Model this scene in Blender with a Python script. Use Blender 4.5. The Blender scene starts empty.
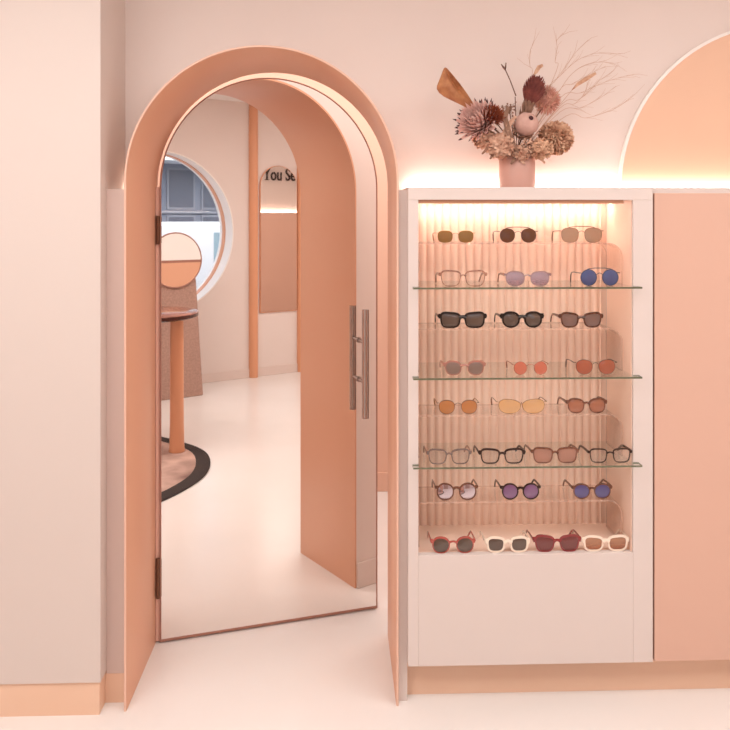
import bpy, bmesh, math, random
from mathutils import Vector, Matrix
random.seed(7)
PI = math.pi
H = 1.638                      # eye height: the measured frame has its origin at the eye
sc = bpy.context.scene
COL = sc.collection

# ------------------------------------------------------------------ helpers
def B(X, Y, Z): return Vector((X, Z, Y + H))
F, CY, PHI = 823.07, 218.8, 0.0337
def W(px, py, Z):
    """point at depth Z seen from the eye in direction px,py"""
    a = (px - 365) / F; b = -(py - CY) / F
    c, s = math.cos(PHI), math.sin(PHI)
    r = (c * a + s, b, -s * a + c); t = Z / r[2]
    return B(r[0] * t, r[1] * t, Z)

def link(o, parent=None):
    COL.objects.link(o)
    if parent is not None: o.parent = parent
    return o
def mesh_obj(name, bm, mats, parent=None, smooth=False, org=None):
    if org is not None: bmesh.ops.translate(bm, verts=bm.verts, vec=-Vector(org))
    me = bpy.data.meshes.new(name)
    bmesh.ops.recalc_face_normals(bm, faces=bm.faces) if not getattr(bm, 'norecalc', False) else None
    bm.to_mesh(me); bm.free()
    if not isinstance(mats, (list, tuple)): mats = [mats]
    for m in mats: me.materials.append(m)
    if smooth:
        for p in me.polygons: p.use_smooth = True
        try:
            me.set_sharp_from_angle(angle=math.radians(40))
        except Exception: pass
    o = bpy.data.objects.new(name, me)
    link(o, parent)
    if org is not None and parent is None: o.location = org
    return o
def tag(o, label, cat, group=None, kind=None):
    if label: o['label'] = label
    if cat: o['category'] = cat
    if group: o['group'] = group
    if kind: o['kind'] = kind
    return o
def struct(o): o['kind'] = 'structure'; return o
def thing(name, label, cat, loc=(0, 0, 0), group=None, rz=0):
    o = bpy.data.objects.new(name, None); o.empty_display_size = .05
    link(o); o.location = loc; o.rotation_euler = (0, 0, rz)
    return tag(o, label, cat, group)
def box(bm, a, b, mi=0, bev=0):
    x0, y0, z0 = [min(a[i], b[i]) for i in range(3)]; x1, y1, z1 = [max(a[i], b[i]) for i in range(3)]
    v = [bm.verts.new(p) for p in ((x0,y0,z0),(x1,y0,z0),(x1,y1,z0),(x0,y1,z0),(x0,y0,z1),(x1,y0,z1),(x1,y1,z1),(x0,y1,z1))]
    fs = [bm.faces.new([v[i] for i in q]) for q in ((3,2,1,0),(4,5,6,7),(0,1,5,4),(1,2,6,5),(2,3,7,6),(3,0,4,7))]
    for f in fs: f.material_index = mi
    if bev:
        es = list({e for f in fs for e in f.edges})
        bmesh.ops.bevel(bm, geom=es, offset=bev, segments=2, affect='EDGES', profile=.5)
    return bm
def wbox(X0, X1, Y0, Y1, Z0, Z1, bev=0, bm=None, mi=0):
    bm = bm or bmesh.new()
    return box(bm, B(X0, Y0, Z0), B(X1, Y1, Z1), mi, bev)
def ring_loft(bm, loops, closed=True, mi=0, caps=False):
    """join successive vertex loops with quads"""
    L = [[bm.verts.new(p) for p in lp] for lp in loops]
    n = len(L[0])
    for a, b in zip(L[:-1], L[1:]):
        for i in range(n if closed else n - 1):
            j = (i + 1) % n
            f = bm.faces.new((a[i], a[j], b[j], b[i])); f.material_index = mi
    if caps:
        f = bm.faces.new(L[0][::-1]); f.material_index = mi
        f = bm.faces.new(L[-1]); f.material_index = mi
    return L
def tube(bm, pts, r, n=8, mi=0, sy=1.0, caps=True):
    """tube through pts, radius r (number or list)"""
    pts = [Vector(p) for p in pts]; k = len(pts)
    rs = r if isinstance(r, (list, tuple)) else [r] * k
    loops = []
    up = Vector((0, 0, 1))
    for i, p in enumerate(pts):
        t = (pts[min(i + 1, k - 1)] - pts[max(i - 1, 0)]).normalized()
        if i == 0:
            u = t.cross(up) if abs(t.z) < .95 else t.cross(Vector((1, 0, 0)))
        else:
            u = u - t * u.dot(t)
            if u.length < 1e-5: u = t.cross(Vector((1, 0, 0)))
        u.normalize(); v = u.cross(t)
        loops.append([p + (u * math.cos(2 * PI * j / n) + v * math.sin(2 * PI * j / n) * sy) * rs[i] for j in range(n)])
    ring_loft(bm, loops, mi=mi, caps=caps)
    return bm
def lathe(bm, prof, c=(0, 0, 0), n=48, mi=0):
    c = Vector(c)
    loops = [[c + Vector((r * math.cos(2 * PI * j / n), r * math.sin(2 * PI * j / n), z)) for j in range(n)] for r, z in prof]
    ring_loft(bm, loops, mi=mi, caps=True)
    return bm
def prism(bm, outline, y0, y1, mi=0):
    """outline [(x,z)] extruded along y"""
    ring_loft(bm, [[Vector((x, y0, z)) for x, z in outline], [Vector((x, y1, z)) for x, z in outline]], mi=mi, caps=True)
    return bm

# ------------------------------------------------------------------ materials
def srgb(c):
    return tuple(((v / 255) / 12.92 if v / 255 <= .04045 else ((v / 255 + .055) / 1.055) ** 2.4) for v in c) + (1,)
def mat(name, rgb, rough=.5, metal=0, noise=0, nscale=20, rgb2=None, spec=.5, bump=0, bscale=80, coat=0, trans=0):
    m = bpy.data.materials.new(name); m.use_nodes = True
    nt = m.node_tree; p = nt.nodes['Principled BSDF']
    p.inputs['Roughness'].default_value = rough; p.inputs['Metallic'].default_value = metal
    p.inputs['Specular IOR Level'].default_value = spec
    p.inputs['Coat Weight'].default_value = coat
    p.inputs['Transmission Weight'].default_value = trans
    c = srgb(rgb)
    p.inputs['Base Color'].default_value = c
    tc = None
    if rgb2 is not None:
        tc = nt.nodes.new('ShaderNodeTexCoord')
        n = nt.nodes.new('ShaderNodeTexNoise'); n.inputs['Scale'].default_value = nscale; n.inputs['Detail'].default_value = 4
        r = nt.nodes.new('ShaderNodeValToRGB')
        r.color_ramp.elements[0].position = .5 - .5 * (1 - noise); r.color_ramp.elements[1].position = .5 + .5 * (1 - noise)
        r.color_ramp.elements[0].color = c; r.color_ramp.elements[1].color = srgb(rgb2)
        nt.links.new(tc.outputs['Object'], n.inputs['Vector']); nt.links.new(n.outputs['Fac'], r.inputs['Fac'])
        nt.links.new(r.outputs['Color'], p.inputs['Base Color'])
    if bump:
        tc = tc or nt.nodes.new('ShaderNodeTexCoord')
        n2 = nt.nodes.new('ShaderNodeTexNoise'); n2.inputs['Scale'].default_value = bscale
        b = nt.nodes.new('ShaderNodeBump'); b.inputs['Strength'].default_value = bump; b.inputs['Distance'].default_value = .002
        nt.links.new(tc.outputs['Object'], n2.inputs['Vector']); nt.links.new(n2.outputs['Fac'], b.inputs['Height'])
        nt.links.new(b.outputs['Normal'], p.inputs['Normal'])
    return m
def emit(name, rgb, s):
    m = bpy.data.materials.new(name); m.use_nodes = True; nt = m.node_tree
    nt.nodes.remove(nt.nodes['Principled BSDF'])
    e = nt.nodes.new('ShaderNodeEmission'); e.inputs[0].default_value = srgb(rgb); e.inputs[1].default_value = s
    nt.links.new(e.outputs[0], nt.nodes['Material Output'].inputs[0]); return m
def clear(name, tint=(255, 255, 255), body=(200, 200, 200), amount=.1, rough=.03, ior=1.45, metal=0, grad=None):
    """see-through sheet: tinted transparency mixed with a body colour, plus a fresnel reflection"""
    m = bpy.data.materials.new(name); m.use_nodes = True; nt = m.node_tree
    p = nt.nodes['Principled BSDF']; p.inputs['Base Color'].default_value = srgb(body); p.inputs['Roughness'].default_value = rough
    p.inputs['Metallic'].default_value = metal
    t = nt.nodes.new('ShaderNodeBsdfTransparent'); t.inputs[0].default_value = srgb(tint)
    g = nt.nodes.new('ShaderNodeBsdfGlossy'); g.inputs['Roughness'].default_value = rough
    fr = nt.nodes.new('ShaderNodeFresnel'); fr.inputs[0].default_value = ior
    m1 = nt.nodes.new('ShaderNodeMixShader'); m1.inputs[0].default_value = amount
    m2 = nt.nodes.new('ShaderNodeMixShader')
    nt.links.new(t.outputs[0], m1.inputs[1]); nt.links.new(p.outputs[0], m1.inputs[2])
    if grad is not None:                      # tint fading downward (a gradient lens)
        tc = nt.nodes.new('ShaderNodeTexCoord'); sx = nt.nodes.new('ShaderNodeSeparateXYZ')
        mr = nt.nodes.new('ShaderNodeMapRange'); mr.inputs[3].default_value = grad; mr.inputs[4].default_value = amount
        nt.links.new(tc.outputs['Generated'], sx.inputs[0]); nt.links.new(sx.outputs[2], mr.inputs[0]); nt.links.new(mr.outputs[0], m1.inputs[0])
    ge = nt.nodes.new('ShaderNodeNewGeometry'); iv = nt.nodes.new('ShaderNodeMath'); iv.operation = 'MULTIPLY_ADD'; iv.inputs[1].default_value = -1; iv.inputs[2].default_value = 1
    nt.links.new(ge.outputs['Backfacing'], iv.inputs[0])
    mu = nt.nodes.new('ShaderNodeMath'); mu.operation = 'MULTIPLY'; nt.links.new(fr.outputs[0], mu.inputs[0]); nt.links.new(iv.outputs[0], mu.inputs[1])
    nt.links.new(mu.outputs[0], m2.inputs[0]); nt.links.new(m1.outputs[0], m2.inputs[1]); nt.links.new(g.outputs[0], m2.inputs[2])
    nt.links.new(m2.outputs[0], nt.nodes['Material Output'].inputs[0])
    return m

M = {}
M['wall'] = mat('wall_paint', (234, 218, 211), .75, rgb2=(231, 214, 206), noise=.2, nscale=3, bump=.05, bscale=120)
M['pale'] = mat('pale_laminate', (224, 208, 201), .5, spec=.3)
M['passage'] = mat('passage_wall_paint', (236, 190, 166), .7)
M['closed'] = mat('closed_door_laminate', (220, 176, 156), .5)
M['pier'] = mat('pier_laminate', (222, 206, 198), .5, spec=.3)
M['strip'] = mat('strip_laminate', (218, 192, 182), .45)
M['orange'] = mat('terracotta_lining', (229, 173, 142), .36, rgb2=(226, 168, 137), noise=.2, nscale=2, spec=.45)
M['post'] = mat('post_paint', (226, 160, 122), .4)
M['kick'] = mat('kick_board', (242, 202, 175), .45, rgb2=(238, 196, 168), noise=.2, nscale=4)
M['floor'] = mat('poured_floor', (244, 236, 232), .2, rgb2=(236, 227, 221), noise=.25, nscale=1.6, spec=.5)
M['ceil'] = mat('ceiling_paint', (242, 234, 230), .8)
M['flute'] = mat('fluted_panel', (248, 215, 196), .5)
M['mirror'] = mat('mirror_silver', (246, 240, 236), .012, metal=1)
M['mirror2'] = mat('wall_mirror_silver', (240, 232, 226), .01, metal=1)
M['copper'] = mat('copper_rim', (170, 118, 100), .4)
M['doorpink'] = mat('door_edge', (222, 170, 150), .4)
M['steel'] = mat('brushed_steel', (188, 178, 174), .2, metal=1)
M['bronze'] = mat('bronze_hinge', (120, 84, 66), .4, metal=.7)
M['glass'] = clear('shelf_glass', (253, 254, 252), (225, 225, 210), .02, ior=1.3)
M['glassedge'] = mat('glass_edge', (104, 106, 82), .15, spec=.6)
M['acrylic'] = clear('acrylic', (253, 250, 248), (255, 235, 225), .06, ior=1.35)
M['acrylicedge'] = clear('acrylic_edge', (255, 240, 232), (250, 214, 196), .3, rough=.2)
M['led'] = emit('led_strip_light', (255, 234, 220), 15)
M['led2'] = emit('led_strip_inner', (255, 232, 218), 21)
M['stone'] = mat('speckled_stone', (188, 150, 134), .6, rgb2=(160, 124, 110), noise=.55, nscale=60, bump=.1)
M['marble'] = mat('brown_marble', (176, 120, 104), .15, rgb2=(110, 62, 52), noise=.5, nscale=9)
M['marbleedge'] = mat('marble_edge', (74, 36, 30), .2)
M['rug'] = mat('cowhide', (214, 176, 160), .9, rgb2=(120, 88, 80), noise=.72, nscale=2.6, bump=.6, bscale=300)
M['rugdark'] = mat('rug_border', (62, 50, 46), .95, rgb2=(44, 34, 32), noise=.3, nscale=90, bump=.6, bscale=300)
M['white'] = mat('white_reveal', (248, 240, 234), .6)
M['vase'] = mat('pink_ceramic', (206, 160, 146), .55, rgb2=(200, 152, 138), noise=.3, nscale=6, bump=.1, bscale=40)
M['letter'] = mat('letter_dark', (58, 40, 36), .5)
M['facade'] = mat('slate_facade', (112, 120, 136), .7, rgb2=(92, 100, 118), noise=.3, nscale=2)
M['pane'] = mat('facade_pane', (62, 70, 88), .5)
M['fframe'] = mat('facade_frame', (112, 118, 132), .5)
M['canopy'] = mat('white_canopy', (240, 243, 246), .6)
M['van'] = mat('white_van_paint', (238, 242, 245), .25, coat=.5)
M['vanwin'] = mat('van_glass', (150, 178, 190), .05)
M['rubber'] = mat('black_rubber', (52, 52, 58), .6)
M['road'] = mat('asphalt', (150, 150, 152), .9, rgb2=(132, 132, 135), noise=.3, nscale=8)
M['screw'] = mat('screw_metal', (140, 110, 95), .35, metal=.8)

# ------------------------------------------------------------------ room shell
XL, XR, R, SP = -0.7013, 0.1987, 0.45, 0.1233
CX = (XL + XR) / 2
ZN, ZU, ZF = 2.761, 3.06, 3.239           # lining's near edge, upper wall face, wall's far face
YF, YC = -H, 1.20
Z_BACK, Z_FAR = -1.40, 4.947
X0, X1 = -2.2, 6.0
def S(name, bm, m, smooth=False): return struct(mesh_obj(name, bm, m, smooth=smooth))

S('floor', wbox(X0 - .1, X1 + .1, YF - .1, YF, Z_BACK - .3, Z_FAR + .1), M['floor'])
S('ceiling', wbox(X0 - .1, X1 + .1, YC, YC + .1, Z_BACK - .3, Z_FAR + .1), M['ceil'])
S('wall_left', wbox(X0 - .1, X0, YF, YC, Z_BACK - .3, Z_FAR + .1), M['wall'])
S('wall_right', wbox(X1, X1 + .1, YF, YC, Z_BACK - .3, Z_FAR + .1), M['wall'])
S('wall_far', wbox(X0, X1, YF, YC, Z_FAR, Z_FAR + .1), M['passage'])
S('baseboard_far', wbox(X0, X1, YF, YF + .114, Z_FAR - .012, Z_FAR, .002), M['passage'])

T = .008                                   # thickness of the lining
def arch_pts(r, n=56, foot=YF):
    hw = r
    pts = [(CX - hw, foot)] + [(CX - hw * math.cos(PI * i / n), SP + hw * math.sin(PI * i / n)) for i in range(n + 1)] + [(CX + hw, foot)]
    return pts
def arch_wall():
    bm = bmesh.new()
    pts = arch_pts(R + T)
    n = len(pts)
    def grid(Z):
        a = [bm.verts.new(B(x, y, Z)) for x, y in pts]
        # outer boundary projected: left column, top row, right column
        o = []
        for i, (x, y) in enumerate(pts):
            if i == 0: o.append((X0, YF))
            elif i == n - 1: o.append((X1, YF))
            elif i == 1: o.append((X0, SP))
            elif i == n - 2: o.append((X1, SP))
            else:
                u = (i - 1) / (n - 3)
                if u < .2: o.append((X0, SP + (YC - SP) * u / .2))
                elif u > .8: o.append((X1, SP + (YC - SP) * (1 - u) / .2))
                else: o.append((X0 + (X1 - X0) * (u - .2) / .6, YC))
        b = [bm.verts.new(B(x, y, Z)) for x, y in o]
        return a, b
    a0, b0 = grid(ZU); a1, b1 = grid(ZF)
    for i in range(n - 1):
        bm.faces.new((a0[i], a0[i+1], b0[i+1], b0[i]))
        bm.faces.new((a1[i+1], a1[i], b1[i], b1[i+1]))
        bm.faces.new((a0[i], a1[i], a1[i+1], a0[i+1]))
        bm.faces.new((b0[i], b0[i+1], b1[i+1], b1[i]))
    return bm
S('wall_front', arch_wall(), M['wall'])

def lining():
    bm = bmesh.new()
    po, pi = arch_pts(R + T), arch_pts(R)
    e = .003
    zs = [(pi, ZF, 0), (pi, ZN + e, 0)]
    def loop(p, Z): return [bm.verts.new(B(x, y, Z)) for x, y in p]
    pm = arch_pts(R + T / 2)
    L = [loop(pi, ZF), loop(pi, ZN + e), loop(arch_pts(R + e * .6), ZN), loop(arch_pts(R + T - e * .6), ZN), loop(po, ZN + e), loop(po, ZF)]
    mi = [0, 1, 1, 1, 1, 1]
    n = len(pi)
    for k in range(6):
        a, b = L[k], L[(k + 1) % 6]
        for i in range(n - 1):
            f = bm.faces.new((a[i], a[i+1], b[i+1], b[i])); f.material_index = mi[k] if k < 5 else 0
    bm.faces.new([l[0] for l in L]); bm.faces.new([l[-1] for l in L][::-1])
    return bm
S('trim_1', lining(), [M['orange'], mat('lining_edge', (234, 190, 168), .5)], smooth=True)

# far face of the arch wall: baseboards either side of the opening
S('baseboard_left', wbox(X0, CX - R - T, YF, YF + .112, ZF, ZF + .012, .002), M['wall'])
S('baseboard_right', wbox(CX + R + T, 2.4, YF, YF + .112, ZF, ZF + .012, .002), M['wall'])

# left pier and the narrow boards beside the lining
S('trim_2', wbox(X0, -.780, YF + .11, YC, 2.74, ZU), M['pier'])
S('trim_3', wbox(X0, -.785, YF, YF + .11, 2.746, ZU), M['kick'])
S('trim_4', wbox(-.780, CX - R - T, YF + .10, .100, 2.812, ZU), M['strip'])
S('trim_5', wbox(-.785, CX - R - T, YF, YF + .10, 2.814, ZU), M['kick'])
S('trim_6', wbox(CX + R + T, .2377, YF, .0975, 2.79, ZU), M['pale'])

# back wall with the round window (seen in the door mirror)
WX, WY, WR = 1.05, -.135, .80
def round_wall():
    bm = bmesh.new(); n = 96
    z0, z1 = Z_BACK, Z_BACK - .3
    angs = [2 * PI * i / n for i in range(n)]
    corners = [math.atan2(y - WY, x - WX) % (2 * PI) for x, y in ((X1, YC), (X0, YC), (X0, YF), (X1, YF))]
    for c in corners:
        k = min(range(n), key=lambda i: abs(angs[i] - c)); angs[k] = c
    def edge(a):
        dx, dy = math.cos(a), math.sin(a); t = 1e9
        if dx > 1e-9: t = min(t, (X1 - WX) / dx)
        if dx < -1e-9: t = min(t, (X0 - WX) / dx)
        if dy > 1e-9: t = min(t, (YC - WY) / dy)
        if dy < -1e-9: t = min(t, (YF - WY) / dy)
        return (WX + dx * t, WY + dy * t)
    loops = []
    ins = [(WX + WR * math.cos(a), WY + WR * math.sin(a)) for a in angs]; outs = [edge(a) for a in angs]
    L = [[bm.verts.new(B(x, y, z)) for x, y in p] for p, z in ((ins, z0), (outs, z0), (outs, z1), (ins, z1))]
    for k in range(4):
        a, b = L[k], L[(k + 1) % 4]
        for i in range(n):
            j = (i + 1) % n; bm.faces.new((a[i], a[j], b[j], b[i]))
    return bm
S('wall_back', round_wall(), M['wall'])
def wring(z0, z1, r0, r1, mi, bm):
    n = 96
    L = []
    for r, z in ((r0, z0), (r1, z0), (r1, z1), (r0, z1)):
        L.append([bm.verts.new(B(WX + r * math.cos(2 * PI * i / n), WY + r * math.sin(2 * PI * i / n), z)) for i in range(n)])
    for k in range(4):
        a, b = L[k], L[(k + 1) % 4]
        for i in range(n):
            j = (i + 1) % n; f = bm.faces.new((a[i], a[j], b[j], b[i])); f.material_index = mi
bm = bmesh.new()
wring(-1.395, -1.565, .788, .80, 0, bm); wring(-1.565, -1.63, .780, .80, 1, bm); wring(-1.63, -1.70, .786, .80, 0, bm)
win = S('window_1', bm, [M['white'], M['post']], smooth=True)
bm = bmesh.new()
ring_loft(bm, [[B(WX + .79 * math.cos(2 * PI * i / 64), WY + .79 * math.sin(2 * PI * i / 64), z) for i in range(64)] for z in (-1.668, -1.676)], caps=True)
g = mesh_obj('window_pane', bm, clear('window_glass', (250, 253, 255), (220, 235, 240), .02), win)

S('baseboard_back', wbox(X0, X1, YF, YF + .09, Z_BACK, Z_BACK + .014, .003), mat('baseboard_paint', (228, 208, 199), .6))
for i, (x, r) in enumerate(((2.068, .048), (2.643, .050))):
    bm = bmesh.new()
    lathe(bm, [(r, 0), (r, YC + H)], B(x, YF, Z_BACK + .012), 40)
    S('trim_%d' % (7 + i), bm, M['post'], smooth=True)

# ------------------------------------------------------------------ mirror door in the arch
TH, HX, HZ, DW = .2873, -.6837, 3.2013, .888
dd = Vector((math.cos(TH), math.sin(TH)))
door = thing('mirror_door', 'arched full-length mirror door standing ajar in the terracotta archway', 'door', B(HX, YF, HZ), rz=TH)
RD = DW / 2
def darch(r, foot, n=56):
    c = DW / 2; h = SP + H
    return [(c - r, foot)] + [(c - r * math.cos(PI * i / n), h + r * math.sin(PI * i / n)) for i in range(n + 1)] + [(c + r, foot)]
fo = .008
bm = prism(bmesh.new(), darch(RD - .001, fo), .002, .038)
mesh_obj('door_panel', bm, M['doorpink'], door)
bm = prism(bmesh.new(), darch(RD - .005, fo + .006), -.001, .003)
mesh_obj('mirror_glass', bm, M['mirror'], door)['label'] = 'silvered mirror face'
def frame_band(r0, r1, f0, f1, y0, y1):
    bm = bmesh.new()
    A, C_ = darch(r0, f0), darch(r1, f1)
    L = [[bm.verts.new((x, y, z)) for x, z in p] for p, y in ((A, y0), (C_, y0), (C_, y1), (A, y1))]
    n = len(A)
    for k in range(4):
        a, b = L[k], L[(k + 1) % 4]
        for i in range(n):
            j = (i + 1) % n; bm.faces.new((a[i], a[j], b[j], b[i]))
    return bm
mesh_obj('frame', frame_band(RD, RD - .005, fo - .002, fo + .006, -.003, .003), M['copper'], door)['label'] = 'thin copper-brown edging'
# hinge stile between lining and door
bm = bmesh.new(); box(bm, (-.016, .004, fo), (-.001, .036, SP + H))
mesh_obj('hinge_stile', bm, M['doorpink'], door)
for y0, y1 in ((-.098, .012), (-1.462, -1.308)):
    bm = bmesh.new()
    c = Vector((-.008, -.004, 0))
    tube(bm, [c + Vector((0, 0, y0 + H)), c + Vector((0, 0, y1 + H))], .0075, 14)
    box(bm, (-.004, -.0015, y0 + H + .004), (.006, .004, y1 + H - .004))
    for k in range(1, 4):
        z = y0 + H + (y1 - y0) * k / 4; tube(bm, [c + Vector((0, 0, z - .001)), c + Vector((0, 0, z + .001))], .0082, 14)
    mesh_obj('hinge', bm, M['bronze'], door, smooth=True)['label'] = 'dark bronze hinge'
HD, OFF = .807, .0857
hnd = mesh_obj('pull_handle', tube(bmesh.new(), [(HD, -OFF, -.812 + H), (HD, -OFF, -.370 + H)], .0142, 24), M['steel'], door, smooth=True)
hnd['label'] = 'long round steel pull bar'
for y in (-.505, -.668):
    bm = bmesh.new(); tube(bm, [(HD, -OFF + .010, y + H), (HD, -.003, y + H)], .0075, 16)
    tube(bm, [(HD, -.006, y + H), (HD, -.001, y + H)], .012, 16)
    mesh_obj('handle_standoff', bm, M['steel'], hnd, smooth=True)

# ------------------------------------------------------------------ display cabinet
def cab_part(name, parent, org, m, *boxes, bev=.0015):
    bm = bmesh.new()
    for b in boxes: wbox(*b, bev=bev, bm=bm)
    bmesh.ops.translate(bm, verts=bm.verts, vec=-org)
    return mesh_obj(name, bm, m, parent)
CZ0, CZ1 = 2.757, 3.055
cx0, cx1, ox0, ox1, YT, YO, YS, YK = .2377, 1.07, .2724, 1.002, .107, .0636, -1.132, -1.504
o = B(cx0, YF, CZ0)
cab = thing('display_cabinet', 'pale pink open display cabinet with fluted back, holding rows of eyewear', 'cabinet', o)
cab_part('top_panel', cab, o, M['pale'], (cx0, cx1, YO, YT, CZ0, CZ1))
cab_part('side_panel', cab, o, M['pale'], (cx0, ox0, YK, YO, CZ0, CZ1))
cab_part('side_panel', cab, o, M['pale'], (ox1, cx1, YK, YO, CZ0, CZ1))
cab_part('front_panel', cab, o, M['pale'], (ox0, ox1, YK, YS, CZ0, CZ0 + .03))
cab_part('bottom_shelf', cab, o, M['flute'], (ox0, ox1, YS - .03, YS, CZ0 + .03, 3.05))
cab_part('kick_board', cab, o, M['kick'], (cx0 + .001, cx1, YF, YK, 2.828, 2.85), bev=0)['label'] = 'orange-tan recessed kick board'
cab_part('side_liner', cab, o, M['flute'], (ox1 - .003, ox1 - .0001, YS, YO, CZ0 + .012, 3.02), bev=0)
# fluted back: half-round ribs
bm = bmesh.new(); pitch = .0292; zb = 3.035; prof = []
x = ox0
prof.append((x, 3.05))
while x < ox1 - .016 - 1e-6:
    w = min(pitch, ox1 - .016 - x)
    for k in range(9):
        u = k / 8; prof.append((x + w * (.04 + .92 * u), zb - .010 * math.sin(PI * u) ** .7))
    x += w
prof.append((ox1 - .016, zb)); prof.append((ox1, zb)); prof.append((ox1, 3.05))
lo = [bm.verts.new(B(a, YS, b) - o) for a, b in prof]; hi = [bm.verts.new(B(a, YO, b) - o) for a, b in prof]
for i in range(len(prof)):
    j = (i + 1) % len(prof); bm.faces.new((lo[i], lo[j], hi[j], hi[i]))
bm.faces.new(lo); bm.faces.new(hi[::-1])
mesh_obj('fluted_back', bm, M['flute'], cab, smooth=True)['label'] = 'vertically fluted peach back panel'
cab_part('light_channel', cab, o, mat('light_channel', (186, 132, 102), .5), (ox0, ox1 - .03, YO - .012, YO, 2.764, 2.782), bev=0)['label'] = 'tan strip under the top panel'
cab_part('led_strip', cab, o, M['led2'], (ox0 + .01, ox1 - .01, YO - .004, YO, 2.965, 2.99), bev=0)['label'] = 'glowing warm light strip'

# plain low cabinet run continuing right (seen again in the mirrors)
o = B(cx1, YF, CZ0)
cab2 = thing('low_cabinet', 'plain pink closed cabinet run beside the display cabinet, under the wall lettering', 'cabinet', o)
cab_part('carcass', cab2, o, M['pale'], (cx1 + .003, 5.9, YK, YT, CZ0 + .02, CZ1))
for k in range(6):
    a = cx1 + .006 + k * .811
    cab_part('door', cab2, o, M['closed'], (a, a + .805, YK + .003, YT - .02, CZ0, CZ0 + .019))
cab_part('kick_board', cab2, o, M['kick'], (cx1, 5.9, YF, YK, 2.828, 2.85), bev=0)
# cove lights on the cabinet tops, against the wall
tag(mesh_obj('cove_light', wbox(cx0 + .02, 5.85, YT, YT + .012, 3.025, 3.048), M['led']), 'warm cove light strip behind the vase, along the top of the cabinets', 'light')

tag(mesh_obj('cove_light', wbox(-.765, -.72, .100, .108, 3.03, 3.048), emit('led_strip_faint', (255, 232, 214), 8)), 'short faint cove light strip left of the archway', 'light')
# arched board on the wall at the right, and the lettering
bm = bmesh.new()
AR, AXL, ASP = .62, 1.062, .09
pts = [(AXL, YT)] + [(AXL + AR - AR * math.cos(PI * i / 48), ASP + .02 + AR * math.sin(PI * i / 48)) for i in range(49)] + [(AXL + 2 * AR, YT)]
ring_loft(bm, [[B(x, y, ZU - .001) for x, y in pts], [B(x, y, ZU - .012) for x, y in pts]], caps=True)
pan = tag(mesh_obj('arched_wall_panel', bm, mat('arched_panel_paint', (236, 192, 164), .6), org=B(AXL + AR, YT, ZU)), 'tan-orange arched panel on the wall behind the right end of the display cabinet', 'panel')
bm = bmesh.new()
for p, q in zip(pts[:-1], pts[1:]): pass
def scale_pts(k):
    cx, cy = AXL + AR, ASP + .02
    return [(cx + (x - cx) * k, cy + (y - cy) * k if y > cy else y) for x, y in pts]
A_, B_ = pts, scale_pts(1.018)
L = [[bm.verts.new(B(x, y, z) - B(AXL + AR, YT, ZU)) for x, y in p] for p, z in ((A_, ZU - .001), (B_, ZU - .001), (B_, ZU - .016), (A_, ZU - .016))]
for k in range(4):
    a, b = L[k], L[(k + 1) % 4]
    for i in range(len(pts) - 1): bm.faces.new((a[i], a[i+1], b[i+1], b[i]))
mesh_obj('rim', bm, M['white'], pan)['label'] = 'pale rim'

def lettering():
    cu = bpy.data.curves.new('wall_lettering', 'FONT'); cu.body = 'You See'; cu.size = 1.0; cu.extrude = .012; cu.offset = .006
    cu.space_character = 1.02
    t = bpy.data.objects.new('tmp', cu); COL.objects.link(t)
    dg = bpy.context.evaluated_depsgraph_get(); dg.update()
    me = bpy.data.meshes.new_from_object(t.evaluated_get(dg)); bpy.data.objects.remove(t)
    xs = [v.co.x for v in me.vertices]; ys = [v.co.y for v in me.vertices if v.co.x < .4]
    w = max(xs) - min(xs); y0, y1 = min(ys), max(ys)
    tw, th = .70, .205
    for v in me.vertices:
        v.co.x = (v.co.x - min(xs)) / w * tw; v.co.y = (v.co.y) / .70 * th
    b2 = bmesh.new(); b2.from_mesh(me)
    for (a, b_, c, d_) in ((.030, .100, 0, .012), (-.005, .05, th - .012, th), (.085, .135, th - .012, th)):   # slab serifs of the Y
        box(b2, (a, c, -.012), (b_, d_, .012))
    b2.to_mesh(me); b2.free()
    me.materials.clear(); me.materials.append(M['letter'])
    o_ = bpy.data.objects.new('wall_lettering', me); link(o_)
    o_.rotation_euler = (PI / 2, 0, 0); o_.location = B(4.52, .640, ZU - .013)
    tag(o_, 'dark lettering reading You See on the pink wall, seen in the arched wall mirror', 'sign')
lettering()

# ------------------------------------------------------------------ glass shelves and acrylic risers
SH = [-.228, -.5288, -.8246]
names = ['upper', 'middle', 'lower']
for k, y in enumerate(SH):
    bm = bmesh.new(); t = .006
    out = [(.252, 2.72), (1.02, 2.72), (1.02, 2.755), (ox1 - .001, 2.755), (ox1 - .001, 3.02), (ox0 + .001, 3.02), (ox0 + .001, 2.755), (.252, 2.755)]
    c = B(.63, y - t, 2.76)
    lo = [bm.verts.new(B(a, y - t, b) - c) for a, b in out]; hi = [bm.verts.new(B(a, y, b) - c) for a, b in out]
    bm.faces.new(lo[::-1]); bm.faces.new(hi)
    for i in range(8):
        f = bm.faces.new((lo[i], lo[(i + 1) % 8], hi[(i + 1) % 8], hi[i])); f.material_index = 0 if i in (3, 4, 5) else 1
    s = mesh_obj('glass_shelf', bm, [M['glass'], M['glassedge']]); s.location = c
    tag(s, ['green-edged glass shelf, topmost of the three in the cabinet', 'green-edged glass shelf, middle of the three in the cabinet', 'green-edged glass shelf, lowest of the three in the cabinet'][k], 'shelf', 'glass shelves in the display cabinet')
RT = [-.0832, -.379, -.678, -.977]; RB = SH + [YS]
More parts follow.
